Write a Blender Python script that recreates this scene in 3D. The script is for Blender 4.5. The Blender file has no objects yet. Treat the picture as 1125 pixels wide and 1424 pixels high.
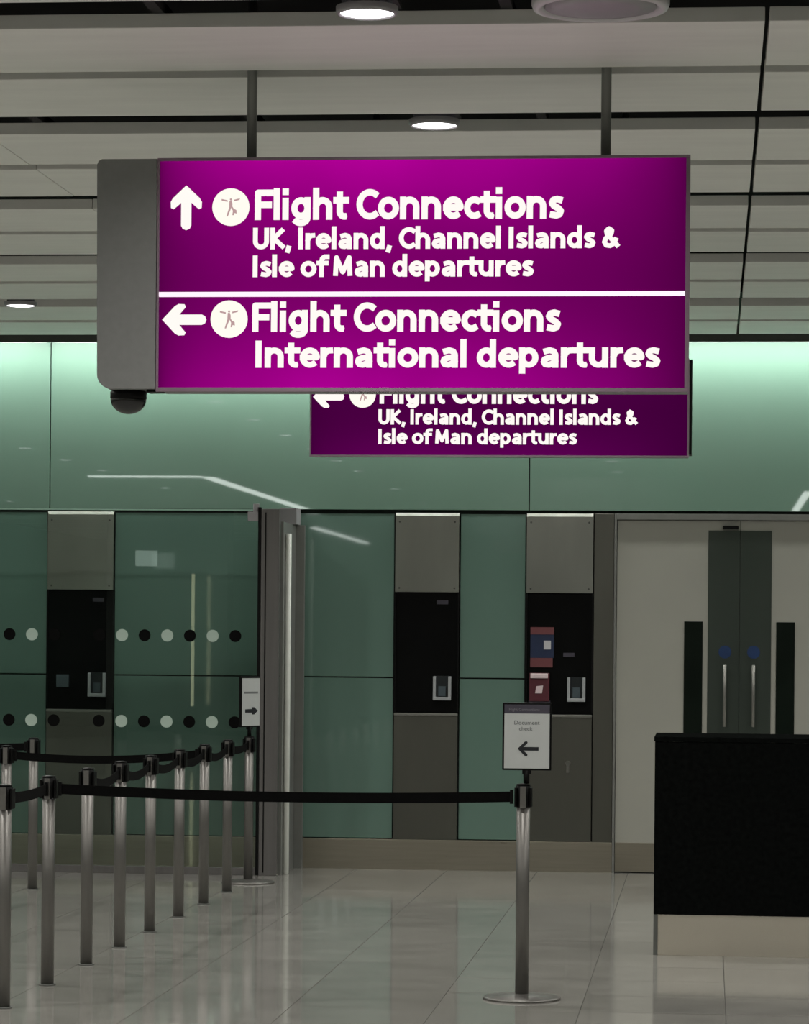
import bpy, bmesh, math, random
from mathutils import Matrix, Vector
random.seed(7)
scene = bpy.context.scene
COL = scene.collection

# ------------------------------------------------------------------ camera
EYE = 1.63
F_PX = 4300.0
cam_data = bpy.data.cameras.new('camera')
cam_data.sensor_fit = 'HORIZONTAL'
cam_data.sensor_width = 36.0
cam_data.lens = 36.0 * F_PX / 1125.0
cam_data.shift_y = (890 - 712) / 1125.0
cam_data.clip_end = 200
cam = bpy.data.objects.new('camera', cam_data)
COL.objects.link(cam)
yaw = math.atan(422.5 / F_PX)
roll = math.radians(0.5)
R = Vector((math.cos(yaw), math.sin(yaw), 0))
F = Vector((-math.sin(yaw), math.cos(yaw), 0))
Z = Vector((0, 0, 1))
cx = R * math.cos(roll) + Z * math.sin(roll)
cy = -R * math.sin(roll) + Z * math.cos(roll)
cz = -F
cam.matrix_world = Matrix(((cx.x, cy.x, cz.x, 0), (cx.y, cy.y, cz.y, 0), (cx.z, cy.z, cz.z, EYE), (0, 0, 0, 1)))
scene.camera = cam

# ------------------------------------------------------------------ world, exposure
world = bpy.data.worlds.new('world')
scene.world = world
world.use_nodes = True
world.node_tree.nodes['Background'].inputs[0].default_value = (0.5, 0.55, 0.5, 1)
world.node_tree.nodes['Background'].inputs[1].default_value = 0.02
vs = scene.view_settings
vs.view_transform = 'Standard'
vs.look = 'None'
vs.gamma = 1.0
vs.use_curve_mapping = False
vs.exposure = 0.0

# light levels
P_DOWN = 26.0          # each ceiling downlight
P_WASH = 8.2          # wall washer, per metre
E_STRIP = 12.0          # linear ceiling strips
DW = 21.885            # plane of the back wall
CZ = 3.727             # underside of the ceiling planks


def area(name, loc, sx, sy, power, color, rot=(0, 0, 0), shape='RECTANGLE', spread=math.pi, parent=None):
    l = bpy.data.lights.new(name, 'AREA')
    l.shape = shape
    l.size = sx
    if shape in ('RECTANGLE', 'ELLIPSE'):
        l.size_y = sy
    l.energy = power
    l.color = color
    l.spread = spread
    o = bpy.data.objects.new(name, l)
    COL.objects.link(o)
    o.location = loc
    o.rotation_euler = rot
    if parent:
        o.parent = parent
    return o


# ------------------------------------------------------------------ materials
def mat(name, color, rough=0.5, metal=0.0, noise=0.0, nscale=8.0, stretch=(1, 1, 1), bump=0.0, bscale=60.0,
        coat=0.0, coat_rough=0.05, spec=0.5, rvar=0.0):
    m = bpy.data.materials.new(name)
    m.use_nodes = True
    nt = m.node_tree
    b = nt.nodes['Principled BSDF']
    b.inputs['Base Color'].default_value = (*color, 1)
    b.inputs['Roughness'].default_value = rough
    b.inputs['Metallic'].default_value = metal
    b.inputs['Specular IOR Level'].default_value = spec
    b.inputs['Coat Weight'].default_value = coat
    b.inputs['Coat Roughness'].default_value = coat_rough
    if noise or bump or rvar:
        tc = nt.nodes.new('ShaderNodeTexCoord')
        mp = nt.nodes.new('ShaderNodeMapping')
        mp.inputs['Scale'].default_value = stretch
        nt.links.new(tc.outputs['Object'], mp.inputs['Vector'])
        n = nt.nodes.new('ShaderNodeTexNoise')
        n.inputs['Scale'].default_value = nscale
        n.inputs['Detail'].default_value = 4
        nt.links.new(mp.outputs[0], n.inputs['Vector'])
        if noise:
            r = nt.nodes.new('ShaderNodeValToRGB')
            r.color_ramp.elements[0].position = 0.3
            r.color_ramp.elements[1].position = 0.7
            r.color_ramp.elements[0].color = tuple(c * (1 - noise) for c in color) + (1,)
            r.color_ramp.elements[1].color = tuple(min(1, c * (1 + noise)) for c in color) + (1,)
            nt.links.new(n.outputs['Fac'], r.inputs[0])
            nt.links.new(r.outputs[0], b.inputs['Base Color'])
        if rvar:
            mr = nt.nodes.new('ShaderNodeMapRange')
            mr.inputs['To Min'].default_value = max(0, rough - rvar)
            mr.inputs['To Max'].default_value = rough + rvar
            nt.links.new(n.outputs['Fac'], mr.inputs['Value'])
            nt.links.new(mr.outputs[0], b.inputs['Roughness'])
        if bump:
            n2 = nt.nodes.new('ShaderNodeTexNoise')
            n2.inputs['Scale'].default_value = bscale
            nt.links.new(mp.outputs[0], n2.inputs['Vector'])
            bp = nt.nodes.new('ShaderNodeBump')
            bp.inputs['Strength'].default_value = bump
            bp.inputs['Distance'].default_value = 0.005
            nt.links.new(n2.outputs['Fac'], bp.inputs['Height'])
            nt.links.new(bp.outputs[0], b.inputs['Normal'])
    return m


def emit(name, color, strength):
    m = bpy.data.materials.new(name)
    m.use_nodes = True
    nt = m.node_tree
    nt.nodes.clear()
    e = nt.nodes.new('ShaderNodeEmission')
    o = nt.nodes.new('ShaderNodeOutputMaterial')
    e.inputs[0].default_value = (*color, 1)
    e.inputs[1].default_value = strength
    nt.links.new(e.outputs[0], o.inputs[0])
    return m


def backlit(name, color, lo, hi, x0, x1, z0, z1):
    """translucent acrylic lit by tubes inside: brighter along the tubes, dim at the ends"""
    m = emit(name, color, 1.0)
    nt = m.node_tree
    e = [n for n in nt.nodes if n.type == 'EMISSION'][0]
    tc = nt.nodes.new('ShaderNodeTexCoord')
    sp = nt.nodes.new('ShaderNodeSeparateXYZ')
    nt.links.new(tc.outputs['Object'], sp.inputs[0])

    def mr(src, a, b):
        n = nt.nodes.new('ShaderNodeMapRange')
        n.inputs['From Min'].default_value = a
        n.inputs['From Max'].default_value = b
        nt.links.new(src, n.inputs['Value'])
        return n.outputs[0]

    def math_(op, a, b=None):
        n = nt.nodes.new('ShaderNodeMath')
        n.operation = op
        for i, v in enumerate((a, b)):
            if v is None:
                continue
            if isinstance(v, (int, float)):
                n.inputs[i].default_value = v
            else:
                nt.links.new(v, n.inputs[i])
        return n.outputs[0]
    u = mr(sp.outputs['X'], x0, x1)
    v = mr(sp.outputs['Z'], z0, z1)
    cu = math_('SINE', math_('MULTIPLY', math_('POWER', u, 0.72), math.pi))            # bright at the middle of the tubes
    d = math_('ABSOLUTE', math_('SUBTRACT', v, 0.47))
    cv = math_('POWER', math_('MULTIPLY', d, 2.0), 1.6)           # tubes along top and bottom
    k = math_('MULTIPLY', math_('POWER', cu, 0.7), math_('ADD', math_('MULTIPLY', cv, 0.65), 0.35))
    n = nt.nodes.new('ShaderNodeTexNoise')
    n.inputs['Scale'].default_value = 2.5
    nt.links.new(tc.outputs['Object'], n.inputs['Vector'])
    k = math_('MULTIPLY', k, math_('ADD', math_('MULTIPLY', n.outputs['Fac'], 0.5), 0.75))
    s = math_('ADD', math_('MULTIPLY', k, hi - lo), lo)
    nt.links.new(s, e.inputs[1])
    return m


def glass_mat(name, tint, refl_rough=0.0):
    m = bpy.data.materials.new(name)
    m.use_nodes = True
    nt = m.node_tree
    nt.nodes.clear()
    o = nt.nodes.new('ShaderNodeOutputMaterial')
    t = nt.nodes.new('ShaderNodeBsdfTransparent')
    t.inputs[0].default_value = (*tint, 1)
    g = nt.nodes.new('ShaderNodeBsdfGlossy')
    g.inputs['Roughness'].default_value = refl_rough
    g.inputs[0].default_value = (0.9, 1, 0.95, 1)
    fr = nt.nodes.new('ShaderNodeFresnel')
    fr.inputs[0].default_value = 1.5
    mx = nt.nodes.new('ShaderNodeMixShader')
    nt.links.new(fr.outputs[0], mx.inputs[0])
    nt.links.new(t.outputs[0], mx.inputs[1])
    nt.links.new(g.outputs[0], mx.inputs[2])
    nt.links.new(mx.outputs[0], o.inputs[0])
    return m


M = {}
M['plank'] = mat('ceiling_paint', (0.80, 0.80, 0.755), 0.45, noise=0.04, nscale=2.5, stretch=(0.6, 4, 1), bump=0.05, bscale=30)
M['void'] = mat('plenum_black', (0.006, 0.006, 0.006), 0.9, noise=0.2)
M['dark_trim'] = mat('dark_trim', (0.09, 0.095, 0.085), 0.5, noise=0.1)
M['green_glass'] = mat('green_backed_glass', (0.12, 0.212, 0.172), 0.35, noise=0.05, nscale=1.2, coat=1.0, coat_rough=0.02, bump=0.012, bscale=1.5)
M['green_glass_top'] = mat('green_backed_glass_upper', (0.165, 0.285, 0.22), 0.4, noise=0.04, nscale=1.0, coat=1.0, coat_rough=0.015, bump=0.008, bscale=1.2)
M['joint'] = mat('joint_black', (0.008, 0.014, 0.011), 0.8, noise=0.2)
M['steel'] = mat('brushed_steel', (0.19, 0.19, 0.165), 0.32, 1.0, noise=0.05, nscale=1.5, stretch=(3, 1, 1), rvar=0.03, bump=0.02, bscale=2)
M['steel_sheen'] = mat('brushed_steel_sheen', (0.36, 0.37, 0.33), 0.30, 1.0, noise=0.06, nscale=1.5, stretch=(3, 1, 1), rvar=0.04, bump=0.02, bscale=2)  # lighter base colour carries the sheen of the upper plates
M['steel_warm'] = mat('brushed_steel_warm', (0.44, 0.405, 0.33), 0.30, 0.9, noise=0.05, nscale=3.0, stretch=(1, 1, 20), rvar=0.05, bump=0.05, bscale=2)
M['post_steel'] = mat('polished_post_steel', (0.19, 0.184, 0.172), 0.42, 0.8, noise=0.04, nscale=4.0, stretch=(20, 20, 1))
M['plinth'] = mat('plinth_steel', (0.78, 0.73, 0.62), 0.26, 0.75, noise=0.02, nscale=1)
M['chrome'] = mat('chrome', (0.75, 0.75, 0.72), 0.12, 1.0, noise=0.03)
M['black_panel'] = mat('black_glass_panel', (0.002, 0.0022, 0.0022), 0.4, noise=0.2, nscale=3, spec=0.1)
M['black_plastic'] = mat('black_plastic', (0.003, 0.003, 0.003), 0.45, noise=0.15, spec=0.15)
M['belt'] = mat('black_webbing', (0.0025, 0.0025, 0.0025), 0.9, noise=0.25, nscale=60, spec=0.1)
M['counter_black'] = mat('counter_black', (0.004, 0.0046, 0.0043), 0.8, noise=0.35, nscale=40, spec=0.0)
M['door'] = mat('door_paint', (0.36, 0.36, 0.315), 0.5, noise=0.03, nscale=2)
M['door_steel'] = mat('door_plate_steel', (0.085, 0.105, 0.09), 0.3, 0.7, noise=0.04, nscale=1, stretch=(2, 1, 0.5), rvar=0.05)
M['vision'] = mat('vision_panel_glass', (0.008, 0.012, 0.009), 0.12, noise=0.2, nscale=2)
M['sign_grey'] = mat('sign_housing_grey', (0.21, 0.215, 0.21), 0.6, noise=0.04, nscale=30)
M['sign_frame'] = mat('sign_frame_mauve', (0.22, 0.16, 0.20), 0.45, noise=0.05)
M['rod'] = mat('hanger_grey', (0.20, 0.205, 0.19), 0.45, 0.3, noise=0.05)
M['face'] = backlit('sign_face_magenta', (1.0, 0.0, 0.70), 0.08, 0.40, 0.0, 1.94, 0.0, 0.84)
M['face_dim'] = backlit('sign_face_magenta_dim', (1.0, 0.0, 0.80), 0.05, 0.11, 0.0, 1.94, 0.0, 0.49)
M['lit_white'] = emit('lit_white_lettering', (1.0, 0.95, 0.90), 1.02)
M['lit_line'] = emit('lit_white_rule', (1.0, 0.82, 0.95), 1.15)
M['lit_cream'] = emit('lit_cream_disc', (1.0, 0.965, 0.87), 1.02)
M['picto'] = emit('pictogram_mauve', (0.50, 0.33, 0.33), 1.0)
M['dome'] = mat('dome_smoked', (0.01, 0.01, 0.01), 0.15, noise=0.1)
M['lens'] = emit('downlight_lens', (1.0, 0.98, 1.0), 6.0)
M['rim_white'] = mat('fitting_white', (0.55, 0.54, 0.55), 0.35, noise=0.03)
M['rim_grey'] = mat('fitting_grey', (0.30, 0.29, 0.30), 0.4, noise=0.04)
M['strip'] = emit('light_strip', (0.93, 1.0, 0.95), E_STRIP)
M['tube_yellow'] = emit('tube_yellowish', (1.0, 0.92, 0.6), 2.2)
M['panel_lit'] = emit('panel_lit', (0.9, 1.0, 0.95), 1.6)
M['glass'] = glass_mat('partition_glass', (0.93, 0.96, 0.945))
M['glass_edge'] = mat('glass_edge_green', (0.35, 0.55, 0.45), 0.15, noise=0.05)
M['dot_black'] = mat('dot_black', (0.002, 0.002, 0.002), 0.8, noise=0.1, spec=0.1)
M['dot_white'] = mat('dot_white', (0.42, 0.53, 0.46), 0.7, noise=0.05)
M['post_grey'] = mat('partition_post_grey', (0.13, 0.125, 0.12), 0.45, 0.3, noise=0.08, nscale=3, stretch=(10, 10, 0.5))
M['jamb_grey'] = mat('jamb_grey', (0.22, 0.225, 0.21), 0.4, 0.4, noise=0.06)
M['tube_light'] = mat('satin_tube', (0.80, 0.82, 0.76), 0.5, 0.2, noise=0.04)
M['paper'] = mat('printed_paper', (0.50, 0.52, 0.51), 0.6, noise=0.03)
M['header'] = mat('sign_header_purple_grey', (0.055, 0.05, 0.07), 0.5, noise=0.05)
M['header_text'] = mat('header_text', (0.16, 0.155, 0.18), 0.5, noise=0.03)
M['ink'] = mat('ink_black', (0.008, 0.01, 0.014), 0.6, noise=0.05)
M['ink_grey'] = mat('ink_grey', (0.17, 0.18, 0.18), 0.6, noise=0.05)
M['red'] = mat('notice_red', (0.16, 0.045, 0.05), 0.5, noise=0.1)
M['dark_red'] = mat('box_dark_red', (0.09, 0.012, 0.022), 0.5, noise=0.1)
M['navy'] = mat('notice_navy', (0.008, 0.02, 0.065), 0.5, noise=0.15)
M['white'] = mat('notice_white', (0.55, 0.55, 0.57), 0.5, noise=0.05)
M['pinkish'] = mat('box_white_lid', (0.80, 0.66, 0.68), 0.4, noise=0.05)
M['reader_frame'] = mat('reader_frame_grey', (0.38, 0.40, 0.41), 0.35, noise=0.03)
M['reader_screen'] = mat('reader_screen', (0.008, 0.012, 0.014), 0.35, noise=0.1)
M['reader_key'] = mat('reader_keypad', (0.06, 0.085, 0.10), 0.4, noise=0.1)
M['blue'] = mat('sticker_blue', (0.008, 0.035, 0.12), 0.45, noise=0.15)
M['handle'] = mat('handle_steel', (0.30, 0.30, 0.275), 0.35, 0.8, noise=0.04)
M['wall_paint'] = mat('hall_wall_paint', (0.22, 0.24, 0.22), 0.6, noise=0.05, nscale=1)

# polished stone
def stone(name, color):
    m = mat(name, color, 0.085, 0.0, noise=0.10, nscale=3.5, spec=0.8, rvar=0.04, bump=0.03, bscale=2.2)
    nt = m.node_tree
    oi = nt.nodes.new('ShaderNodeObjectInfo')
    for n in nt.nodes:
        if n.type == 'MAPPING':
            cb = nt.nodes.new('ShaderNodeCombineXYZ')
            mu = nt.nodes.new('ShaderNodeMath')
            mu.operation = 'MULTIPLY'
            mu.inputs[1].default_value = 40
            nt.links.new(oi.outputs['Random'], mu.inputs[0])
            nt.links.new(mu.outputs[0], cb.inputs[0])
            nt.links.new(cb.outputs[0], n.inputs['Location'])
    return m
M['tile'] = stone('polished_stone', (0.26, 0.255, 0.232))
M['tile2'] = stone('polished_stone_darker', (0.235, 0.231, 0.21))
M['grout'] = mat('grout', (0.07, 0.068, 0.06), 0.8, noise=0.1)


# ------------------------------------------------------------------ mesh helpers
class MB:
    def __init__(self):
        self.v = []
        self.f = []
        self.s = []

    def box(self, x0, x1, y0, y1, z0, z1):
        n = len(self.v)
        self.v += [(x0, y0, z0), (x1, y0, z0), (x1, y1, z0), (x0, y1, z0),
                   (x0, y0, z1), (x1, y0, z1), (x1, y1, z1), (x0, y1, z1)]
        for q in ((0, 3, 2, 1), (4, 5, 6, 7), (0, 1, 5, 4), (1, 2, 6, 5), (2, 3, 7, 6), (3, 0, 4, 7)):
            self.f.append(tuple(n + i for i in q))
            self.s.append(False)
        return self

    def lathe(self, c, prof, n=32, axis='z'):
        """prof: list of (radius, height) along the axis; closed at both ends"""
        base = len(self.v)

        def pt(r, h, a):
            if axis == 'z':
                return (c[0] + r * math.cos(a), c[1] + r * math.sin(a), c[2] + h)
            return (c[0] + r * math.cos(a), c[1] - h, c[2] + r * math.sin(a))
        for r, h in prof:
            for k in range(n):
                self.v.append(pt(max(r, 1e-4), h, 2 * math.pi * k / n))
        for i in range(len(prof) - 1):
            for k in range(n):
                a, b = base + i * n + k, base + i * n + (k + 1) % n
                self.f.append((a, b, b + n, a + n))
                self.s.append(True)
        self.f.append(tuple(base + k for k in reversed(range(n))))
        self.s.append(False)
        self.f.append(tuple(base + (len(prof) - 1) * n + k for k in range(n)))
        self.s.append(False)
        return self

    def cyl(self, x, y, z0, z1, r, n=24, bev=0.0):
        if bev:
            return self.lathe((x, y, 0), [(r - bev, z0), (r, z0 + bev), (r, z1 - bev), (r - bev, z1)], n)
        return self.lathe((x, y, 0), [(r, z0), (r, z1)], n)

    def disc(self, x, z, y0, y1, r, n=28):
        """short cylinder facing the camera side, y0 < y1"""
        return self.lathe((x, y1, z), [(r, 0), (r, y1 - y0)], n, axis='y')

    def prism(self, poly, y0, y1):
        """poly: (x, z) points anticlockwise seen from -Y"""
        n = len(poly)
        b = len(self.v)
        self.v += [(x, y0, z) for x, z in poly] + [(x, y1, z) for x, z in poly]
        self.f.append(tuple(b + i for i in range(n)))
        self.s.append(False)
        self.f.append(tuple(b + n + i for i in reversed(range(n))))
        self.s.append(False)
        for i in range(n):
            j = (i + 1) % n
            self.f.append((b + i, b + n + i, b + n + j, b + j))
            self.s.append(False)
        return self

    def plan(self, poly, z0, z1):
        """vertical prism from a plan outline (x, y)"""
        n = len(poly)
        b = len(self.v)
        self.v += [(x, y, z0) for x, y in poly] + [(x, y, z1) for x, y in poly]
        self.f.append(tuple(b + i for i in reversed(range(n))))
        self.f.append(tuple(b + n + i for i in range(n)))
        self.s += [False, False]
        for i in range(n):
            j = (i + 1) % n
            self.f.append((b + i, b + j, b + n + j, b + n + i))
            self.s.append(n > 12)
        return self

    def mesh(self, name, m, off=(0, 0, 0), bevel=0.0):
        me = bpy.data.meshes.new(name)
        me.from_pydata([(a - off[0], b - off[1], c - off[2]) for a, b, c in self.v], [], self.f)
        for p, s in zip(me.polygons, self.s):
            p.use_smooth = s
        bm = bmesh.new()
        bm.from_mesh(me)
        bmesh.ops.recalc_face_normals(bm, faces=bm.faces)
        if bevel:
            bmesh.ops.bevel(bm, geom=[e for e in bm.edges if e.calc_face_angle(0) > 0.6], offset=bevel, segments=2,
                            affect='EDGES', profile=0.7)
        bm.to_mesh(me)
        bm.free()
        me.materials.append(m)
        return me


def tag(o, label=None, cat=None, group=None, kind=None):
    if label: o['label'] = label
    if cat: o['category'] = cat
    if group: o['group'] = group
    if kind: o['kind'] = kind
    return o


def empty(name, loc, rz=0.0):
    o = bpy.data.objects.new(name, None)
    o.empty_display_size = 0.1
    COL.objects.link(o)
    o.location = loc
    o.rotation_euler = (0, 0, rz)
    return o


def origin(o):
    p = Vector((0, 0, 0))
    while o is not None:
        p += o.location
        o = o.parent
    return p


def part(name, mb, m, parent=None, bevel=0.0, label=None, at=None):
    """mb is in world metres; `at` puts the object's own origin there"""
    base = origin(parent) if parent else Vector((0, 0, 0))
    at = Vector(at) if at is not None else base
    me = mb.mesh(name, m, at, bevel)
    o = bpy.data.objects.new(name, me)
    COL.objects.link(o)
    if parent:
        o.parent = parent
    o.location = at - base
    if label: o['label'] = label
    return o


# ------------------------------------------------------------------ setting: floor
floor_ob = part('floor', MB().box(-13, 9, -24, DW + 0.3, -0.30, -0.003), M['grout'])
tag(floor_ob, 'polished grey beige stone tile floor of the hall', kind='structure')
T = 0.64
tile_me = {}
for key in ('tile', 'tile2'):
    tile_me[key] = MB().box(-T / 2 + 0.002, T / 2 - 0.002, -T / 2 + 0.002, T / 2 - 0.002, -0.02, 0.0).mesh('floor_tile', M[key])
X0, Y0 = -0.55, 12.35
cnt = 0
for j in range(15):
    for i in range(-9, 7):
        o = bpy.data.objects.new('floor_tile', tile_me['tile' if random.random() < 0.6 else 'tile2'])
        COL.objects.link(o)
        o.parent = floor_ob
        o.location = (X0 + (i + 0.5) * T, Y0 + (j + 0.5) * T, 0)
        o.rotation_euler = (random.uniform(-1, 1) * 0.0007, random.uniform(-1, 1) * 0.0007, 0)
        cnt += 1
rest = MB()
for j in range(-57, 15):
    for i in range(-20, 16):
        if j >= 0 and -9 <= i < 7:
            continue
        xa, ya = X0 + i * T, Y0 + j * T
        if xa < -13 or xa + T > 9:
            continue
        rest.box(xa + 0.0012, xa + T - 0.0012, ya + 0.0012, ya + T - 0.0012, -0.02, 0)
tag(part('floor_tiling', rest, M['tile'], floor_ob), kind='stuff')

# ------------------------------------------------------------------ setting: ceiling
ceiling = part('ceiling', MB().box(-13, 9, -24, DW + 0.3, 4.5, 4.7), M['void'])
tag(ceiling, 'black ceiling void above pale metal planks', kind='structure')
PER, S0 = 2.213, 10.49
xs = [0.18 + 3.2 * n for n in range(-4, 4)]
plank_cache = {}
for k in range(-2, 5):
    for (a, b) in ((0.0, 0.81), (0.95, 1.775)):
        for n in range(len(xs) - 1):
            xl = xs[n] + (0.008 if abs(xs[n] - 0.18) < 0.01 else 0.0015)
            xr = xs[n + 1] - (0.008 if abs(xs[n + 1] - 0.18) < 0.01 else 0.0015)
            w = round(xr - xl, 4)
            if (w, b - a) not in plank_cache:
                plank_cache[(w, b - a)] = MB().box(-w / 2, w / 2, 0, b - a, 0, 0.05).mesh('ceiling_plank', M['plank'], bevel=0.004)
            o = bpy.data.objects.new('ceiling_plank', plank_cache[(w, b - a)])
            COL.objects.link(o)
            o.parent = ceiling
            o.location = ((xl + xr) / 2, S0 + PER * k + a, CZ + random.uniform(-0.0015, 0.0015))
rest = MB()
for k in range(-15, 5):
    for (a, b) in ((0.0, 0.81), (0.95, 1.775)):
        y = S0 + PER * k
        if k < -2:
            rest.box(-13, 9, y + a, y + b, CZ, CZ + 0.05)
        else:
            rest.box(-13, xs[0] - 0.002, y + a, y + b, CZ, CZ + 0.05)
tag(part('ceiling_planking', rest, M['plank'], ceiling), kind='stuff')
# steel carrier rails above the planks
rails = MB()
for x in (-10.9, -8.3, -6.0, -4.6, -2.8, -1.9, -0.7, 1.0, 3.2, 5.6):
    rails.box(x - 0.02, x + 0.02, -20, 21.3, CZ + 0.05, CZ + 0.09)
part('carrier_rail', rails, M['void'], ceiling)

# ------------------------------------------------------------------ setting: walls
tag(part('wall_left', MB().box(-13.2, -13, -24, DW + 0.3, 0, 4.5), M['wall_paint']), kind='structure')
tag(part('wall_right', MB().box(9, 9.2, -24, DW + 0.3, 0, 4.5), M['wall_paint']), kind='structure')
tag(part('wall_front', MB().box(-13, 9, -24.2, -24, 0, 4.5), M['wall_paint']), kind='structure')
wall = part('wall_back', MB().box(-13, 9, DW + 0.03, DW + 0.3, 0, 4.5), M['joint'])
tag(wall, 'green glass clad wall at the end of the hall', kind='structure')
# upper cladding panes
ux = [-13, -11.62, -8.17, -4.72, -1.27, 2.18, 5.63, 9]
for a, b in zip(ux, ux[1:]):
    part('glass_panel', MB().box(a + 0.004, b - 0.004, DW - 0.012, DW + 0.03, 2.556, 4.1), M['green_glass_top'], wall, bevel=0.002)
# lower cladding panes, in two heights
for a, b in ((-9.6, -7.2), (-7.2, -4.735), (-4.243, -2.226), (-1.757, -1.292), (1.15, 3.6), (3.6, 6.0)):
    for z0, z1 in ((0.22, 1.357), (1.367, 2.527)):
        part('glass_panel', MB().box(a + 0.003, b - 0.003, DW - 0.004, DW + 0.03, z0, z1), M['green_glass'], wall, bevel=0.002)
bb = part('baseboard_back', MB().box(-9.6, -0.665, DW - 0.03, DW + 0.03, 0.0, 0.213), M['steel_warm'], bevel=0.003)
tag(bb, 'warm brushed steel skirting along the green wall', kind='structure')
# cove profile that hides the wall washer
tr = part('trim_1', MB().box(-13, 9, 21.585, 21.625, CZ - 0.004, CZ + 0.12), M['dark_trim'])
tag(tr, 'dark cove profile where ceiling meets green wall', kind='structure')
washer = empty('wall_washer_light', (-1.5, 21.74, CZ + 0.06))
tag(washer, 'long bright light strip hidden in the cove above green wall', 'light')
part('light_housing', MB().box(-12.9, 8.9, 21.63, 21.75, CZ + 0.07, CZ + 0.12), M['rim_grey'], washer)
for a, b in ((-12.9, -4.8), (-4.75, 1.9), (1.95, 8.9)):
    part('light_strip', MB().box(a, b, 21.635, 21.705, CZ + 0.05, CZ + 0.069), M['strip'], washer)
    area('wash', ((a + b) / 2 + 1.5, -0.07, -0.02), b - a, 0.06, P_WASH * (b - a), (1.0, 0.99, 0.95), parent=washer)

# ------------------------------------------------------------------ double door
door = empty('door_1', (0.217, DW, 0))
tag(door, 'grey double door with tall handles behind the black counter', kind='structure')
part('door_frame', MB().box(-0.665, -0.648, DW - 0.035, DW + 0.03, 0, 2.535).box(1.082, 1.099, DW - 0.035, DW + 0.03, 0, 2.535)
     .box(-0.648, 1.082, DW - 0.035, DW + 0.03, 2.492, 2.535), M['jamb_grey'], door, bevel=0.003)
for s in (-1, 1):
    c = 0.217
    def X(d):
        return c + s * d
    def bx(d0, d1, y0, y1, z0, z1):
        a, b = sorted((X(d0), X(d1)))
        return MB().box(a, b, y0, y1, z0, z1)
    leaf = part('door_leaf', bx(0.0012, 0.862, DW - 0.01, DW + 0.025, 0.006, 2.4895), M['door'], door, bevel=0.002)
    part('vision_panel', bx(0.257, 0.387, DW - 0.016, DW - 0.0095, 0.33, 1.778), M['vision'], leaf, label='narrow black vision panel')
    part('push_plate', bx(0.0015, 0.222, DW - 0.014, DW - 0.0095, 0.33, 2.42), M['door_steel'], leaf, label='dark grey steel plate')
    part('kick_plate', bx(0.004, 0.861, DW - 0.018, DW - 0.0095, 0.012, 0.213), M['steel_warm'], leaf)
    h = MB().cyl(X(0.1), DW - 0.062, 1.04, 1.475, 0.012, 16, 0.003)
    for z in (1.08, 1.435):
        h.lathe((X(0.1), DW - 0.012, z), [(0.008, 0), (0.008, 0.05)], 12, axis='y')
    part('pull_handle', h, M['handle'], leaf, label='long upright pull handle')
    st = MB().disc(X(0.1), 1.565, DW - 0.0165, DW - 0.0145, 0.045)
    part('round_sticker', st, M['blue'], leaf, label='blue round sticker')
part('door_sensor', MB().box(0.094, 0.205, DW - 0.06, DW - 0.012, 2.428, 2.452), M['black_plastic'], door, bevel=0.004)
# plain metal pilaster between door and service column
pil = part('trim_2', MB().box(-0.806, -0.667, DW - 0.028, DW + 0.03, 0.214, 2.535), M['steel'], bevel=0.003)
tag(pil, 'brushed steel pilaster beside the grey double door', kind='structure')

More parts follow.
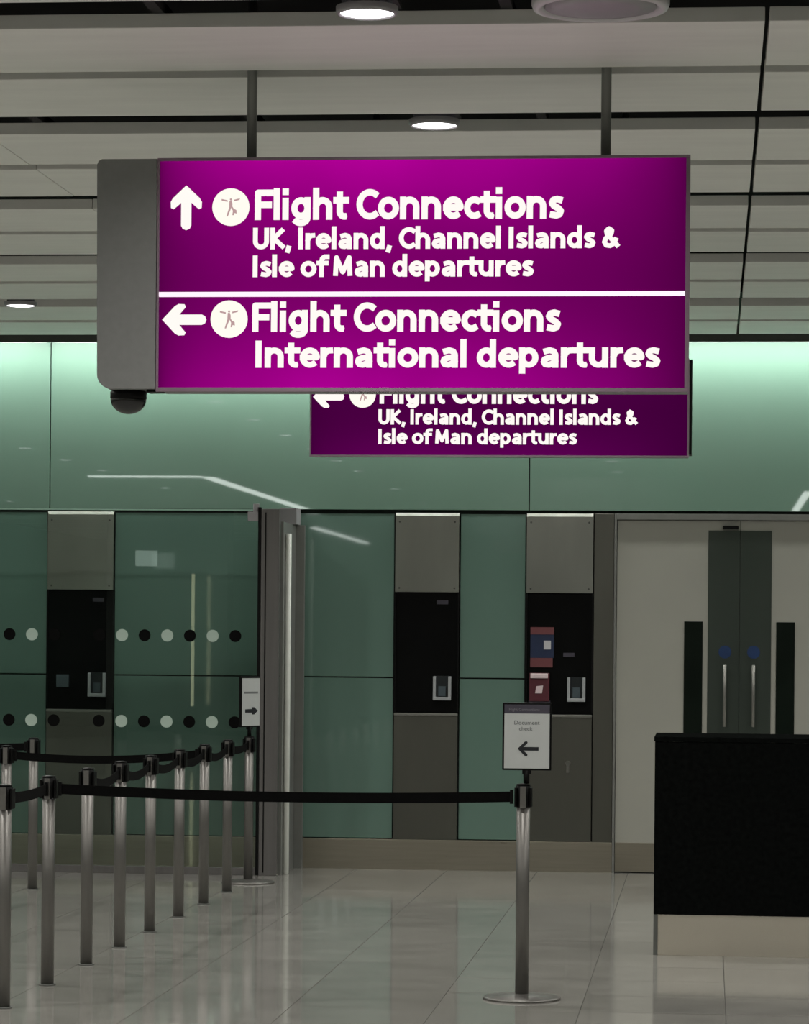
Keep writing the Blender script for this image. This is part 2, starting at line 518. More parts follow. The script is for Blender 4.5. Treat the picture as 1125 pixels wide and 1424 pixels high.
# ------------------------------------------------------------------ service columns (steel, black recess, card reader)
def service_column(x0, x1, label, slots, extra=False):
    t = empty('service_column', ((x0 + x1) / 2, DW, 0.214))
    tag(t, label, 'wall panel', 'steel service columns in the green wall')
    yf = DW - 0.03
    # top plate, its upper edge cut back at 45 degrees
    m = MB()
    xa, xb = x0 + 0.004, x1 - 0.004
    m.v += [(xa, yf, 1.972), (xb, yf, 1.972), (xb, DW + 0.03, 1.972), (xa, DW + 0.03, 1.972),
            (xa, yf, 2.512), (xb, yf, 2.512), (xb, yf + 0.014, 2.534), (xa, yf + 0.014, 2.534),
            (xb, DW + 0.03, 2.534), (xa, DW + 0.03, 2.534)]
    for q in ((0, 1, 5, 4), (4, 5, 6, 7), (7, 6, 8, 9), (0, 3, 2, 1), (1, 2, 8, 6, 5), (0, 4, 7, 9, 3), (3, 9, 8, 2)):
        m.f.append(q)
        m.s.append(False)
    top = part('top_plate', m, M['steel_sheen'], t)
    sc = MB()
    for sx in (xa + 0.03, xb - 0.03):
        for z in (2.47, 2.0):
            sc.disc(sx, z, yf - 0.003, yf, 0.007, 12)
    part('screw', sc, M['dark_trim'], top)
    part('black_panel', MB().box(xa - 0.003, xb + 0.003, DW - 0.012, DW + 0.03, 1.118, 1.968), M['black_panel'], t, label='glossy black recessed panel')
    part('side_rail', MB().box(xa - 0.004, xa + 0.006, yf, DW + 0.03, 1.118, 1.968), M['black_plastic'], t)
    part('side_rail', MB().box(xb - 0.006, xb + 0.004, yf, DW + 0.03, 1.118, 1.968), M['black_plastic'], t)
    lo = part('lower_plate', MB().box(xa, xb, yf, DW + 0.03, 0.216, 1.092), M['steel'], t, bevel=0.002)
    part('ledge', MB().box(xa, xb, yf - 0.012, DW, 1.094, 1.112), M['handle'], t, bevel=0.003, label='pale metal ledge')
    kx = x1 - 0.115
    rd = part('card_reader', MB().box(kx - 0.064, kx - 0.044, DW - 0.055, DW - 0.012, 1.212, 1.375)
              .box(kx + 0.044, kx + 0.064, DW - 0.055, DW - 0.012, 1.212, 1.375)
              .box(kx - 0.064, kx + 0.064, DW - 0.058, DW - 0.012, 1.205, 1.228), M['reader_frame'], t, bevel=0.004,
              label='pale framed card reader')
    part('reader_screen', MB().box(kx - 0.043, kx + 0.043, DW - 0.04, DW - 0.011, 1.229, 1.378), M['reader_screen'], rd)
    part('keypad', MB().box(kx - 0.026, kx + 0.026, DW - 0.046, DW - 0.041, 1.235, 1.305), M['reader_key'], rd)
    for (sx, sz) in slots:
        part('slot', MB().box(sx - 0.04, sx + 0.04, DW - 0.016, DW - 0.0115, sz - 0.014, sz + 0.014), M['header'], t)
    if extra:  # small block standing in for a pale reflection on the black panel
        part('reflection_patch', MB().box(x0 + 0.075, x0 + 0.165, DW - 0.03, DW - 0.0115, 1.27, 1.36), M['reader_key'], t, bevel=0.003,
             label='small grey green reflection patch')
    return t

service_column(-4.733, -4.245, 'steel service column seen through the dotted glass partition', [(-4.36, 1.90)], True)
service_column(-2.222, -1.761, 'steel service column with bare black panel, between two green panels', [(-1.88, 1.90)])
sc3 = service_column(-1.288, -0.81, 'steel service column with red and blue notices on its black panel', [(-0.98, 1.535)])
part('lock', MB().disc(-0.98, 0.77, DW - 0.045, DW - 0.03, 0.018).box(-0.99, -0.97, DW - 0.05, DW - 0.03, 0.70, 0.77), M['chrome'], sc3)

nt_ = empty('notice', (-1.17, DW - 0.0125, 1.45))
tag(nt_, 'navy notice with red bands and white square on black panel', 'notice')
part('red_band', MB().box(-1.253, -1.087, DW - 0.020, DW - 0.0125, 1.678, 1.729), M['red'], nt_)
part('navy_field', MB().box(-1.253, -1.087, DW - 0.018, DW - 0.0125, 1.512, 1.677), M['navy'], nt_)
part('white_square', MB().box(-1.158, -1.108, DW - 0.021, DW - 0.0181, 1.572, 1.634), M['white'], nt_)
part('red_band', MB().box(-1.253, -1.095, DW - 0.020, DW - 0.0125, 1.446, 1.511), M['red'], nt_)
cp = empty('call_point', (-1.18, DW - 0.0125, 1.2))
tag(cp, 'dark red alarm box with white lid below the navy notice', 'alarm box')
bxx = part('box_body', MB().box(-1.256, -1.116, DW - 0.06, DW - 0.0125, 1.205, 1.405), M['dark_red'], cp, bevel=0.006)
part('lid', MB().box(-1.248, -1.124, DW - 0.075, DW - 0.061, 1.368, 1.402), M['pinkish'], cp, bevel=0.006)
part('button', MB().prism([(-1.214, 1.262), (-1.166, 1.262), (-1.158, 1.318), (-1.206, 1.312)], DW - 0.068, DW - 0.061), M['pinkish'], cp)
part('surround', MB().box(-1.262, -1.11, DW - 0.03, DW - 0.0125, 1.195, 1.21), M['header'], cp)

# ------------------------------------------------------------------ glass partition in front of the wall, left
GP = 21.12
gp = empty('glass_partition', (-3.09, GP, 0))
tag(gp, 'clear glass partition with dots and a grey metal end post', 'partition')
for a, b in ((-5.95, -3.092), (-8.8, -5.955)):
    pane = part('glass_pane', MB().box(a, b, GP - 0.006, GP + 0.006, 0.05, 2.512), M['glass'], gp)
    part('top_edge', MB().box(a, b, GP - 0.0065, GP + 0.0065, 2.5122, 2.522), M['glass_edge'], gp)
for i in range(-25, 11):
    x = -4.832 + 0.1585 * i
    if x < -8.7 or x > -3.15:
        continue
    for z in (1.647, 1.052):
        if i == 3 or (x > -6.0 and x < -5.9):
            continue
        m_ = M['dot_black'] if i % 2 == 0 else M['dot_white']
        part('dot', MB().disc(x, z, GP - 0.0085, GP - 0.0065, 0.042, 24), m_, gp, at=(x, GP - 0.0065, z),
             label='black round dot' if i % 2 == 0 else 'white round dot')
part('base_channel', MB().box(-8.8, -3.092, GP - 0.02, GP + 0.02, 0, 0.05), M['post_grey'], gp, bevel=0.003)
part('black_seal', MB().box(-3.091, -3.072, GP - 0.035, GP + 0.03, 0.0, 2.535), M['black_plastic'], gp)
part('end_post', MB().box(-3.071, -2.945, GP - 0.03, GP + 0.045, 0.0, 2.525), M['post_grey'], gp, bevel=0.006, label='dark grey box section post')
part('post_groove', MB().box(-3.042, -3.034, GP - 0.033, GP - 0.0295, 0.02, 2.50), M['black_plastic'], gp)
part('return_panel', MB().box(-2.945, -2.925, GP + 0.05, DW - 0.035, 0.0, 2.44), M['jamb_grey'], gp)
part('upright_tube', MB().cyl(-2.905, GP + 0.16, 0.0, 2.36, 0.021, 20, 0.004), M['tube_light'], gp, label='pale satin upright tube')
part('wall_jamb', MB().box(-2.925, -2.862, DW - 0.075, DW - 0.031, 0.0, 2.44), M['jamb_grey'], gp, bevel=0.004)
part('top_bracket', MB().box(-3.02, -2.90, DW - 0.24, DW - 0.013, 2.441, 2.555), M['rim_grey'], gp, bevel=0.005)
part('glass_clamp', MB().box(-3.165, -3.075, GP - 0.03, GP + 0.03, 2.44, 2.505).cyl(-3.11, GP, 2.50, 2.56, 0.022, 16), M['rim_grey'], gp, bevel=0.004)

# ------------------------------------------------------------------ lettering
def text_mesh(name, body, bold):
    cu = bpy.data.curves.new(name, 'FONT')
    cu.body = body
    cu.size = 1.0
    cu.offset = bold
    cu.space_character = 1.0
    cu.resolution_u = 3
    cu.extrude = 0.004
    ob = bpy.data.objects.new(name, cu)
    COL.objects.link(ob)
    dg = bpy.context.evaluated_depsgraph_get()
    me = bpy.data.meshes.new_from_object(ob.evaluated_get(dg))
    bpy.data.objects.remove(ob)
    return me


cap_me = text_mesh('cap', 'H', 0.0)
CAP = max(v.co.y for v in cap_me.vertices)


def text(name, body, x0, x1, zb, cap, y, m, parent, bold=0.022, rot=None):
    """text between x0 and x1 on baseline zb with capitals of height cap, standing at plane y"""
    me = text_mesh(name, body, bold)
    a = min(v.co.x for v in me.vertices)
    b = max(v.co.x for v in me.vertices)
    sx = (x1 - x0) / (b - a)
    sz = cap / (CAP + bold * 1.6)
    base = origin(parent)
    for v in me.vertices:
        vx, vy, vz = v.co
        v.co = (x0 + (vx - a) * sx - base.x, y - vz * 0.2 - base.y, zb + bold * sz * .8 + vy * sz - base.z)
    me.materials.clear()
    me.materials.append(m)
    o = bpy.data.objects.new(name, me)
    COL.objects.link(o)
    o.parent = parent
    return o


# the sign's own bold rounded sans letters, drawn as pen strokes (capital height 1, pen width 0.2)
def arc(cx_, cy_, rx, ry, a0, a1, n=14):
    return [(cx_ + rx * math.cos(math.radians(a0 + (a1 - a0) * i / n)), cy_ + ry * math.sin(math.radians(a0 + (a1 - a0) * i / n))) for i in range(n + 1)]
def ell(cx_, cy_, rx, ry):
    return arc(cx_, cy_, rx, ry, 0, 360, 22)
GLYPH = {
    'F': (0.66, [[(.1, .1), (.1, .9), (.54, .9)], [(.1, .5), (.48, .5)]]),
    'I': (0.33, [[(.1, .1), (.1, .9)]]),
    'l': (0.31, [[(.1, .1), (.1, .95)]]),
    'i': (0.31, [[(.1, .1), (.1, .62)], [(.1, .93), (.1, .935)]]),
    'g': (0.76, [ell(.33, .38, .23, .26), [(.56, .64), (.56, .06)] + arc(.33, .06, .23, .17, 0, -145)]),
    'h': (0.75, [[(.1, .1), (.1, .95)], arc(.33, .41, .23, .23, 180, 0) + [(.56, .1)]]),
    'n': (0.75, [[(.1, .1), (.1, .64)], arc(.33, .41, .23, .23, 180, 0) + [(.56, .1)]]),
    'u': (0.75, [[(.56, .1), (.56, .64)], [(.1, .64)] + arc(.33, .33, .23, .23, 180, 360)]),
    't': (0.50, [[(.18, .82), (.18, .28)] + arc(.34, .27, .16, .17, 180, 275), [(.06, .64), (.40, .64)]]),
    'C': (0.76, [arc(.46, .5, .36, .4, 52, 308, 20)]),
    'o': (0.76, [ell(.35, .37, .26, .27)]),
    'e': (0.73, [[(.1, .38), (.59, .38)] + arc(.35, .37, .25, .27, 5, 308, 20)]),
    'c': (0.60, [arc(.35, .37, .25, .27, 55, 305, 16)]),
    's': (0.56, [[(.42, .61), (.29, .645), (.16, .61), (.11, .51), (.18, .42), (.33, .34), (.42, .25), (.38, .14), (.26, .1), (.1, .13)]]),
    'U': (0.80, [[(.1, .9), (.1, .36)] + arc(.36, .36, .26, .26, 180, 360) + [(.62, .9)]]),
    'K': (0.72, [[(.1, .1), (.1, .9)], [(.55, .9), (.15, .5), (.59, .1)]]),
    ',': (0.30, [[(.13, .1), (.07, -.12)]]),
    'r': (0.48, [[(.1, .1), (.1, .64)], [(.1, .40), (.16, .55), (.26, .63), (.38, .64)]]),
    'a': (0.70, [[(.14, .60), (.30, .645), (.44, .60), (.5, .48), (.5, .1)], [(.5, .38), (.28, .37), (.13, .31), (.1, .22), (.15, .12), (.28, .1), (.42, .16), (.5, .26)]]),
    'd': (0.76, [ell(.33, .37, .23, .27), [(.56, .1), (.56, .95)]]),
    'p': (0.76, [ell(.33, .37, .23, .27), [(.1, .64), (.1, -.12)]]),
    'M': (0.98, [[(.1, .1), (.14, .9), (.43, .22), (.72, .9), (.76, .1)]]),
    'f': (0.46, [[(.44, .94), (.32, .94), (.22, .86), (.19, .74), (.19, .1)], [(.06, .64), (.40, .64)]]),
    '&': (0.84, [[(.70, .1), (.22, .64), (.19, .79), (.30, .9), (.43, .81), (.40, .66), (.16, .44), (.1, .27), (.18, .13), (.36, .1), (.52, .2), (.62, .42)]]),
    ' ': (0.27, []),
}
PEN = 0.108
def glyph_mesh(ch, sx, sz, m):
    mb = MB()
    for st in GLYPH[ch][1]:
        closed = math.dist(st[0], st[-1]) < 1e-3
        for i, ((xa, za), (xb, zb)) in enumerate(zip(st, st[1:])):
            a = math.atan2(zb - za, xb - xa)
            pts = []
            for (px, pz), a0, end in (((xb, zb), a - math.pi / 2, i == len(st) - 2 and not closed),
                                      ((xa, za), a + math.pi / 2, i == 0 and not closed)):
                if end:
                    ext = PEN if (abs(math.sin(2 * a)) < 0.02) else PEN * 0.55
                    ux, uz = math.cos(a0 + math.pi / 2) * ext, math.sin(a0 + math.pi / 2) * ext
                    for t_ in (a0, a0 + math.pi):
                        pts.append(((px + ux + PEN * math.cos(t_)) * sx, (pz + uz + PEN * math.sin(t_)) * sz))
                    continue
                for q in range(7):
                    t_ = a0 + math.pi * q / 6
                    pts.append(((px + PEN * math.cos(t_)) * sx, (pz + PEN * math.sin(t_)) * sz))
            mb.prism(pts, -0.0022, -0.0002)
    return mb.mesh('letter', m)
def sign_text(body, x0, x1, zb, cap, y, m, parent):
    total = sum(GLYPH[c][0] for c in body) - 0.11
    sx = (x1 - x0) / total
    base = origin(parent)
    cache = {}
    x = x0
    for c in body:
        if c != ' ':
            if c not in cache:
                cache[c] = glyph_mesh(c, sx, cap, m)
            o = bpy.data.objects.new('letter', cache[c])
            COL.objects.link(o)
            o.parent = parent
            o.location = (x - base.x, y - base.y, zb - base.z)
        x += GLYPH[c][0] * sx


ARROW = [(0, 0.165), (-0.050, 0.118), (-0.058, 0.104), (-0.057, 0.082), (-0.047, 0.077), (-0.019, 0.101), (-0.019, 0.017),
         (-0.013, 0.005), (0, 0.0), (0.013, 0.005), (0.019, 0.017), (0.019, 0.101), (0.047, 0.077), (0.057, 0.082), (0.058, 0.104), (0.050, 0.118)]


def arrow(kind, cx_, cz_, y, m, parent, s=1.0, name='arrow', label=None):
    pts = []
    for a, b in ARROW:
        b -= 0.0825
        if kind == 'up':
            p = (a, b)
        elif kind == 'left':
            p = (-b, a)
        else:
            p = (b, -a)
        pts.append((cx_ + p[0] * s, cz_ + p[1] * s))
    return part(name, MB().prism(pts[::-1], y - 0.002, y), m, parent, label=label)


def picto_disc(cx_, cz_, y, parent):
    d = part('pictogram_disc', MB().disc(cx_, cz_, y - 0.003, y, 0.069, 36), M['lit_cream'], parent, label='round white pictogram of a walking traveller and wings')
    def q(*p):
        return [(cx_ + a * 0.001, cz_ + b * 0.001) for a, b in p]
    m = MB()
    yy0, yy1 = y - 0.0045, y - 0.0031
    m.prism(q((-34, 24), (-12, 19), (-12, 25), (-34, 30)), yy0, yy1)       # wing
    m.prism(q((12, 21), (32, 26), (34, 32), (12, 27)), yy0, yy1)
    m.prism(q((-5, 22), (-6, 2), (6, 0), (6, 14), (2, 24)), yy0, yy1)      # torso
    m.prism(q((-5, 2), (-16, -34), (-11, -35), (3, 0)), yy0, yy1)          # trailing leg
    m.prism(q((0, 2), (8, -14), (6, -30), (12, -30), (15, -12), (6, 2)), yy0, yy1)
    m.prism(q((11, -6), (21, -11), (22, -24), (13, -22)), yy0, yy1)        # bag
    m.disc(cx_ + 0.000, cz_ + 0.028, yy0, yy1, 0.004, 12)
    part('walking_figure', m, M['picto'], d)


def sign_upper(parent, ox, oz, y, kind):
    """Upper section; ox = left edge of the face, oz = its lower edge"""
    dx, dz = ox + 2.03, oz - 2.905
    if kind == 'up':
        arrow('up', -1.928 + dx, 3.2155 + dz, y, M['lit_white'], parent)
    else:
        arrow('left', -1.94 + dx, 3.205 + dz, y, M['lit_white'], parent)
    picto_disc(-1.762 + dx, 3.217 + dz, y, parent)
    sign_text('Flight Connections', -1.672 + dx, -0.545 + dx, 3.170 + dz, 0.110, y, M['lit_white'], parent)
    sign_text('UK, Ireland, Channel Islands &', -1.678 + dx, -0.338 + dx, 3.062 + dz, 0.078, y, M['lit_white'], parent)
    sign_text('Isle of Man departures', -1.678 + dx, -0.651 + dx, 2.960 + dz, 0.078, y, M['lit_white'], parent)


# near hanging sign
SY = 11.26
sg = empty('hanging_sign', (-2.03, SY + 0.1, 2.55))
tag(sg, 'large magenta backlit hanging sign with two Flight Connections rows and grey end box', 'sign')
part('housing', MB().box(-2.032, -0.082, SY + 0.012, SY + 0.2, 2.545, 3.397), M['sign_grey'], sg, bevel=0.004)
fr = MB().box(-2.036, -0.079, SY - 0.006, SY + 0.014, 3.388, 3.399).box(-2.036, -0.079, SY - 0.006, SY + 0.014, 2.538, 2.553)
fr.box(-0.094, -0.079, SY - 0.006, SY + 0.014, 2.553, 3.388).box(-2.036, -2.027, SY - 0.006, SY + 0.014, 2.553, 3.388)
part('frame', fr, M['sign_frame'], sg, bevel=0.002)
part('lit_face', MB().box(-2.027, -0.094, SY, SY + 0.012, 2.906, 3.388), M['face'], sg, label='upper magenta backlit face')
part('lit_face', MB().box(-2.027, -0.094, SY, SY + 0.012, 2.553, 2.887), M['face'], sg, label='lower magenta backlit face')
part('divider', MB().box(-2.034, -0.096, SY - 0.004, SY + 0.012, 2.888, 2.905), M['lit_line'], sg, label='bright white dividing line')
# grey end module with rounded lower corner
prof = [(-2.038, 2.548), (-2.038, 3.397), (-2.245, 3.397), (-2.258, 3.390), (-2.263, 3.376), (-2.257, 2.592), (-2.248, 2.572), (-2.232, 2.557), (-2.214, 2.548)]
part('end_module', MB().prism(prof, SY - 0.002, SY + 0.2), M['sign_grey'], sg, bevel=0.003, label='plain grey end module')
part('end_module_edge', MB().box(-2.262, -2.256, SY + 0.03, SY + 0.17, 2.60, 3.36), M['dark_trim'], sg)
part('latch', MB().box(-2.075, -2.02, SY + 0.02, SY + 0.1, 2.538, 2.547), M['black_plastic'], sg)
for x in (-1.703, -0.390):
    part('hanger_rod', MB().cyl(x, SY + 0.11, 3.39, 4.50, 0.0185, 20), M['rod'], sg)
    part('rod_collar', MB().cyl(x, SY + 0.11, 3.39, 3.41, 0.028, 20), M['rod'], sg)
sign_upper(sg, -2.03, 2.905, SY, 'up')
arrow('left', -1.932, 2.803, SY, M['lit_white'], sg)
picto_disc(-1.765, 2.805, SY, sg)
sign_text('Flight Connections', -1.678, -0.552, 2.759, 0.106, SY, M['lit_white'], sg)
sign_text('International departures', -1.665, -0.190, 2.627, 0.098, SY, M['lit_white'], sg)

cam_ob = empty('dome_camera', (-2.157, SY + 0.1, 2.545))
tag(cam_ob, 'black security camera dome under the grey end of the near sign', 'camera')
part('collar', MB().cyl(-2.157, SY + 0.1, 2.517, 2.5475, 0.068, 32, 0.003), M['black_plastic'], cam_ob)
part('dome', MB().lathe((-2.157, SY + 0.1, 2.518), [(0.067 * math.sin(a * math.pi / 24), -0.056 * math.cos(a * math.pi / 24)) for a in range(0, 13)], 32), M['dome'], cam_ob)

# far hanging sign
FY = 16.0
fs = empty('hanging_sign', (-2.07, FY + 0.08, 2.59))
tag(fs, 'dimmer magenta hanging sign farther back, half hidden by the near sign', 'sign')
fs_h = part('housing', MB().box(-2.075, -0.112, FY + 0.012, FY + 0.16, 2.588, 3.09), M['sign_grey'], fs, bevel=0.003)
fr = MB().box(-2.078, -0.108, FY - 0.004, FY + 0.014, 3.082, 3.092).box(-2.078, -0.108, FY - 0.004, FY + 0.014, 2.582, 2.592)
fr.box(-0.118, -0.108, FY - 0.004, FY + 0.014, 2.592, 3.082).box(-2.078, -2.070, FY - 0.004, FY + 0.014, 2.592, 3.082)
part('frame', fr, M['sign_frame'], fs)
part('lit_face', MB().box(-2.070, -0.118, FY, FY + 0.012, 2.592, 3.082), M['face_dim'], fs)
part('edge_strip', MB().box(-0.1078, -0.094, FY + 0.0, FY + 0.16, 2.60, 3.088), M['black_plastic'], fs)
for x in (-1.75, -0.45):
    part('hanger_rod', MB().cyl(x, FY + 0.09, 3.09, 4.50, 0.0185, 20), M['rod'], fs)
sign_upper(fs, -2.07, 2.594, FY, 'left')

# ------------------------------------------------------------------ ceiling fittings
first = None
def downlight(x, y, label):
    global first
    if first is None:
        t = empty('downlight', (x, y, CZ - 0.01))
        first = t
        o = (x, y, CZ - 0.01)
        rim = MB().lathe(o, [(0.112, 0.004), (0.112, 0.06), (0.088, 0.06), (0.088, 0.0), (0.105, -0.006)], 36)
        # ring wall: outer cylinder and inner lip
        ring = MB()
        n = 36
        prof = [(0.104, 0.016), (0.104, 0.0), (0.098, -0.010), (0.092, -0.010), (0.090, 0.0)]
        for r, h in prof:
            for k in range(n):
                a = 2 * math.pi * k / n
                ring.v.append((x + r * math.cos(a), y + r * math.sin(a), o[2] + h))
        for i in range(len(prof) - 1):
            for k in range(n):
                ring.f.append((i * n + k, i * n + (k + 1) % n, (i + 1) * n + (k + 1) % n, (i + 1) * n + k))
                ring.s.append(True)
        part('rim', ring, M['rim_grey'], t)
        part('lens', MB().lathe(o, [(0.089, 0.006), (0.089, -0.004), (0.07, -0.009), (0.02, -0.012)], n), M['lens'], t, label='bright white lens')
        part('mounting_plate', MB().box(x - 0.09, x + 0.09, y - 0.26, y + 0.26, CZ + 0.0505, CZ + 0.065), M['void'], t)
        part('can', MB().cyl(x, y, CZ - 0.003, CZ + 0.16, 0.086, 24), M['void'], t)
        area('lamp', (0, 0, -0.02), 0.16, 0.16, P_DOWN, (1.0, 0.97, 0.93), shape='DISK', spread=math.radians(150), parent=t)
    else:
        t = first.copy()
        COL.objects.link(t)
        t.location = (x, y, CZ - 0.01)
        for ch in list(first.children):
            c = ch.copy()
            COL.objects.link(c)
            c.parent = t
    tag(t, label, 'ceiling light', 'round downlights in the ceiling gaps')
    return t


named = {(-1.12, -1 + 1): 'brightest round downlight at the very top of the picture',
         (-1.12, 1): 'round downlight in the dark slot just above the near magenta sign',
         (-4.32, 4): 'small far downlight left of the near sign, low in the ceiling'}
ks = [-6, -4, -2, -1, 0, 1, 2, 3, 4]
for k in ks:
    for x in (-10.72, -7.52, -4.32, -1.12, 2.08, 5.28):
        y = S0 + PER * k - 0.235
        if k == 0: y = 10.215
        if k == 1: y = 12.45
        xx = -1.147 if (k == 0 and x == -1.12) else x
        lb = named.get((x, k))
        if lb is None:
            lb = 'round white downlight in a ceiling slot, hidden or outside the picture'
        downlight(xx, y, lb)

sp_ = empty('ceiling_speaker', (-0.372, 10.215, CZ))
tag(sp_, 'wide unlit round grey fitting at the top edge, right of the bright downlight', 'ceiling fitting')
o = (-0.372, 10.215, CZ)
part('bezel', MB().lathe(o, [(0.20, 0.10), (0.228, 0.095), (0.228, 0.004), (0.222, -0.010), (0.205, -0.014), (0.19, -0.006), (0.185, 0.02)], 48), M['rim_white'], sp_)
part('grille', MB().lathe((o[0], o[1], CZ - 0.004), [(0.184, 0.004), (0.184, -0.002), (0.12, -0.010), (0.03, -0.014)], 48), M['rim_grey'], sp_)

# linear light strips over the near half of the hall (seen mirrored in the green glass)
def strip_light(x0, x1, y0, y1, label):
    t = empty('strip_light', ((x0 + x1) / 2, (y0 + y1) / 2, CZ - 0.03))
    tag(t, label, 'ceiling light')
    part('casing', MB().box(x0 - 0.03, x1 + 0.03, y0 - 0.03, y1 + 0.03, CZ - 0.06, CZ - 0.0025), M['rim_white'], t)
    part('diffuser', MB().box(x0, x1, y0, y1, CZ - 0.075, CZ - 0.0605), M['strip'], t)
strip_light(-7.8, -6.36, 5.22, 5.36, 'short bright strip light mirrored in the upper left green glass')
strip_light(-6.37, -6.23, -5.6, 5.12, 'long bright strip light mirrored as a slanting line in the green glass')
strip_light(1.26, 1.36, -5.5, 2.0, 'bright strip light mirrored at the right edge of the green glass')
strip_light(-7.22, -7.12, -21, -12, 'farthest strip light mirrored in the green panel beside the end post')

# pillar, lit tube and panel added out of view to make the partition reflections
pr = empty('pillar', (-8.25, -5.3, 0))
tag(pr, 'dark pillar added behind the viewer, mirrored faintly in the partition', 'pillar')
part('shaft', MB().box(-9.3, -7.4, -5.6, -5.06, 0, CZ), M['dark_trim'], pr, bevel=0.01)
tl = empty('tube_light', (-7.95, -5.03, 0.56))
tag(tl, 'added upright yellowish light tube, mirrored as a thin vertical line in the partition glass', 'light')
part('added_lit_tube', MB().cyl(-7.935, -5.03, 0.58, 2.62, 0.025, 16, 0.004), M['tube_yellow'], tl)
part('back_channel', MB().box(-7.965, -7.905, -5.06, -5.045, 0.56, 2.64), M['rim_grey'], tl)
lp_ = empty('added_lit_panel', (-8.66, -5.05, 2.86))
tag(lp_, 'added small white lit panel, mirrored in the partition glass above the dots', 'sign')
part('panel_case', MB().box(-8.86, -8.48, -5.06, -5.02, 2.72, 3.0), M['rim_grey'], lp_, bevel=0.004)
part('panel_face', MB().box(-8.84, -8.50, -5.019, -5.012, 2.74, 2.98), M['panel_lit'], lp_)

# ------------------------------------------------------------------ queue barriers
PH = 0.975
def stanchion(x, y, label, base=False, head_rot=0.0, group='steel queue posts'):
    t = empty('queue_post', (x, y, 0), head_rot)
    tag(t, label, 'barrier post', group)
    def lp(name, mb, m, lab=None):
        o_ = bpy.data.objects.new(name, mb.mesh(name, m))
        COL.objects.link(o_)
        o_.parent = t
        if lab: o_['label'] = lab
        return o_
    if base:
        lp('base_plate', MB().lathe((0, 0, 0), [(0.176, 0.0), (0.178, 0.006), (0.172, 0.012), (0.06, 0.022), (0.04, 0.026)], 48), M['post_steel'], 'round polished floor base')
        z0 = 0.02
    else:
        lp('floor_socket', MB().cyl(0, 0, 0, 0.006, 0.038, 24), M['dark_trim'])
        z0 = 0.004
    lp('tube', MB().cyl(0, 0, z0, PH - 0.005, 0.0305, 28), M['post_steel'])
    # cassette head: open claw shape round the tube, black
    hd = lp('belt_head', MB().cyl(0, 0, PH - 0.105, PH, 0.0345, 28, 0.006).box(-0.0395, -0.03, -0.03, 0.03, PH - 0.10, PH - 0.012)
            .box(0.03, 0.0395, -0.03, 0.03, PH - 0.10, PH - 0.012), M['black_plastic'], 'black belt cassette')
    m = MB()
    m.box(-0.013, 0.013, -0.043, -0.030, PH - 0.104, PH - 0.006)
    o_ = bpy.data.objects.new('steel_strip', m.mesh('steel_strip', M['post_steel']))
    COL.objects.link(o_)
    o_.parent = hd
    lp('cap', MB().lathe((0, 0, PH), [(0.034, 0.0), (0.03, 0.004), (0.012, 0.007)], 24), M['black_plastic'])
    return t

RX = -3.065
row = [(13.33, 'steel queue post cut by the left picture edge, nearest of the row'),
       (14.24, 'thick steel queue post second nearest on the left, carrying the long belt'),
       (15.15, 'steel queue post just right of the one carrying the long belt'),
       (16.02, 'steel queue post fourth from the left in the receding row'),
       (16.90, 'steel queue post fifth in the receding row, under the far belt'),
       (17.84, 'steel queue post sixth in the receding row'),
       (18.74, 'steel queue post seventh in the receding row, where the far belt ends'),
       (19.66, 'steel queue post just before the one with the small arrow sign')]
for y, lb in row:
    stanchion(RX, y, lb)
stanchion(RX + 0.02, 20.45, 'farthest queue post, standing by the partition and carrying an arrow sign', True)
stanchion(-4.16, 18.13, 'far queue post at the left picture edge above the nearest one')
stanchion(-4.324, 19.61, 'slim far queue post near the left edge with its foot by the wall')
stanchion(-0.832, 14.07, 'steel queue post on round base with white arrow sign on top', True)


def belt(p, q, sag, label, z=PH - 0.055, h=0.048):
    a, b = Vector((p[0], p[1], z)), Vector((q[0], q[1], z))
    d = (b - a)
    L = d.length
    d.normalize()
    a += d * 0.054
    b -= d * 0.054
    nrm = Vector((-d.y, d.x, 0)) * 0.0012
    n = 24
    t = empty('barrier_belt', tuple(a))
    tag(t, label, 'belt', 'black retractable belts')
    m = MB()
    for i in range(n + 1):
        u = i / n
        c = a.lerp(b, u)
        c.z -= sag * 4 * u * (1 - u)
        for s, hz in ((1, -h / 2), (1, h / 2), (-1, h / 2), (-1, -h / 2)):
            m.v.append((c.x + nrm.x * s, c.y + nrm.y * s, c.z + hz))
    for i in range(n):
        for k in range(4):
            b0 = i * 4
            m.f.append((b0 + k, b0 + (k + 1) % 4, b0 + 4 + (k + 1) % 4, b0 + 4 + k))
            m.s.append(False)
    m.f.append((3, 2, 1, 0))
    m.s.append(False)
    e = n * 4
    m.f.append((e, e + 1, e + 2, e + 3))
    m.s.append(False)
    part('webbing', m, M['belt'], t)
    for c in (a, b):
        part('belt_clip', MB().box(c.x - 0.008, c.x + 0.008, c.y - 0.008, c.y + 0.008, c.z - 0.032, c.z + 0.032), M['black_plastic'], t)

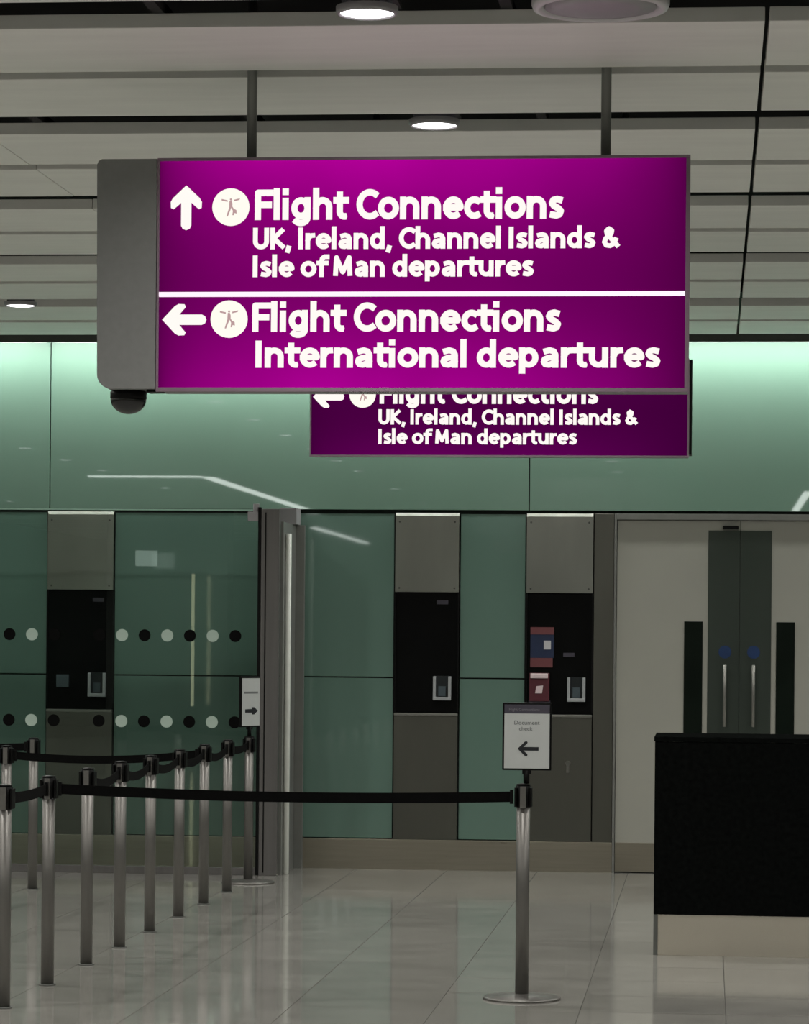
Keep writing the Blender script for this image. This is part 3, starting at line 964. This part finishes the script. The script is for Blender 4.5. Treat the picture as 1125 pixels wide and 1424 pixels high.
belt((RX, 14.24), (-0.832, 14.07), 0.020, 'long black belt across the picture from left row to the sign post')
belt((RX, 13.33), (RX, 14.24), 0.01, 'short black belt between the two nearest posts at left edge')
belt((-4.16, 18.13), (RX, 18.74), 0.03, 'far black belt hanging in front of the dotted glass')
belt((-6.2, 18.13), (-4.16, 18.13), 0.02, 'black belt running out of the left edge from the far edge post')
belt((-6.4, 19.61), (-4.324, 19.61), 0.02, 'black belt leaving the picture from the slim far post')
ys = [y for y, _ in row]
names = ['third and fourth', 'fourth and fifth', 'fifth and sixth', 'sixth and seventh', 'seventh and eighth']
for i, w in zip(range(2, 7), names):
    belt((RX, ys[i]), (RX, ys[i + 1]), 0.035, 'dark short belt between the %s posts of the row' % w)
belt((RX, 19.66), (RX + 0.02, 20.45), 0.02, 'dark short belt reaching the farthest post with arrow sign')


def board(x, y, rz, w, z0, z1, label, kind, words):
    t = empty('arrow_sign', (x, y, PH + 0.007), rz)
    tag(t, label, 'sign')
    h = z1 - z0
    def lp(name, mb, m, par=t, lab=None):
        me = mb.mesh(name, m, (0, 0, PH + 0.007))
        o_ = bpy.data.objects.new(name, me)
        COL.objects.link(o_)
        o_.parent = par
        if lab: o_['label'] = lab
        return o_
    lp('stem', MB().cyl(0, 0, PH + 0.007, z0 + 0.002, 0.013, 16).box(-0.02, 0.02, -0.012, 0.012, z0 - 0.016, z0 + 0.002), M['black_plastic'])
    m = MB()
    r = 0.008
    m.box(-w / 2, w / 2, -0.010, 0.010, z0, z1)
    me = m.mesh('frame', M['black_plastic'], (0, 0, PH + 0.007), bevel=0.006)
    o_ = bpy.data.objects.new('frame', me)
    COL.objects.link(o_)
    o_.parent = t
    hz = z1 - 0.012
    b = 0.009
    if words:
        hz = z1 - 0.05
        hd = lp('header', MB().box(-w / 2 + b, w / 2 - b, -0.0118, -0.0101, hz, z1 - b), M['header'], lab='dark purple grey header band')
    sh = lp('sheet', MB().box(-w / 2 + b, w / 2 - b, -0.0116, -0.0101, z0 + b, hz), M['paper'], lab='white printed sheet')
    pts = []
    cz_ = z0 + h * 0.32
    s = 0.58 if words else 0.85
    ar = [(0, 0.165), (-0.056, 0.108), (-0.060, 0.094), (-0.050, 0.086), (-0.040, 0.090), (-0.014, 0.12), (-0.014, 0.0), (0.014, 0.0),
          (0.014, 0.12), (0.040, 0.090), (0.050, 0.086), (0.060, 0.094), (0.056, 0.108)]
    if not words:
        ar = [(0, 0.165), (-0.045, 0.118), (-0.045, 0.085), (-0.022, 0.092), (-0.020, 0.0), (0.020, 0.0), (0.022, 0.092), (0.045, 0.085), (0.045, 0.118)]
    for a, c in ar:
        c -= 0.0825
        px, pz = (-c, a) if kind == 'left' else (c, -a)
        pts.append((0.006 + px * s, cz_ + pz * (s if words else 0.55)))
    lp('arrow', MB().prism(pts[::-1], -0.0128, -0.0117), M['ink'], sh, 'black arrow')

    def small(body, x0, x1, zb, cap, mm, par):
        me = text_mesh('lettering', body, 0.01)
        a = min(v.co.x for v in me.vertices)
        c = max(v.co.x for v in me.vertices)
        for v in me.vertices:
            vx, vy, vz = v.co
            v.co = (x0 + (vx - a) * (x1 - x0) / (c - a), -0.0122 - vz * 0.05, zb + vy * cap / CAP - (PH + 0.007))
        me.materials.clear()
        me.materials.append(mm)
        o2 = bpy.data.objects.new('lettering', me)
        COL.objects.link(o2)
        o2.parent = par
    if words:
        small(words[0], -w / 2 + 0.03, w / 2 - 0.055, hz + 0.012, 0.013, M['header_text'], hd)
        small(words[1], -0.058, 0.058, hz - 0.050, 0.018, M['ink_grey'], sh)
        small(words[2], -0.036, 0.026, hz - 0.077, 0.017, M['ink_grey'], sh)
    else:
        lp('text_line', MB().box(-w / 2 + 0.03, w / 2 - 0.03, -0.0125, -0.0117, z0 + h * 0.66, z0 + h * 0.70), M['ink_grey'], sh)
    return t

board(-0.818, 14.07, 0.0, 0.224, 1.041, 1.350, 'white sign with left arrow on the free standing queue post', 'left', ('Flight Connections', 'Document', 'check'))
board(RX + 0.02, 20.45, math.radians(62), 0.215, 1.040, 1.378, 'narrow looking white sign with arrow, turned sideways beside the end post', 'right', None)

# ------------------------------------------------------------------ counter
CY = 16.165
ct = empty('reception_counter', (0.95, CY + 0.35, 0))
tag(ct, 'black counter with a polished steel plinth at the right edge', 'counter')
part('front_panel', MB().box(-0.272, 2.2, CY, CY + 0.03, 0.212, 1.112), M['counter_black'], ct, bevel=0.003)
part('end_panel', MB().box(-0.272, -0.242, CY + 0.031, CY + 0.7, 0.212, 1.112), M['counter_black'], ct, bevel=0.002)
part('end_panel', MB().box(2.17, 2.2, CY + 0.031, CY + 0.7, 0.212, 1.112), M['counter_black'], ct, bevel=0.002)
part('countertop', MB().box(-0.276, 2.204, CY - 0.004, CY + 0.72, 1.113, 1.138), M['counter_black'], ct, bevel=0.003)
part('shelf', MB().box(-0.24, 2.168, CY + 0.031, CY + 0.68, 0.216, 0.24), M['counter_black'], ct)
part('plinth', MB().box(-0.250, 2.18, CY + 0.006, CY + 0.66, 0.0, 0.211), M['plinth'], ct, bevel=0.002, label='polished warm steel plinth')
part('plinth_edge', MB().box(-0.272, -0.2515, CY + 0.002, CY + 0.66, 0.0, 0.211), M['dark_trim'], ct)
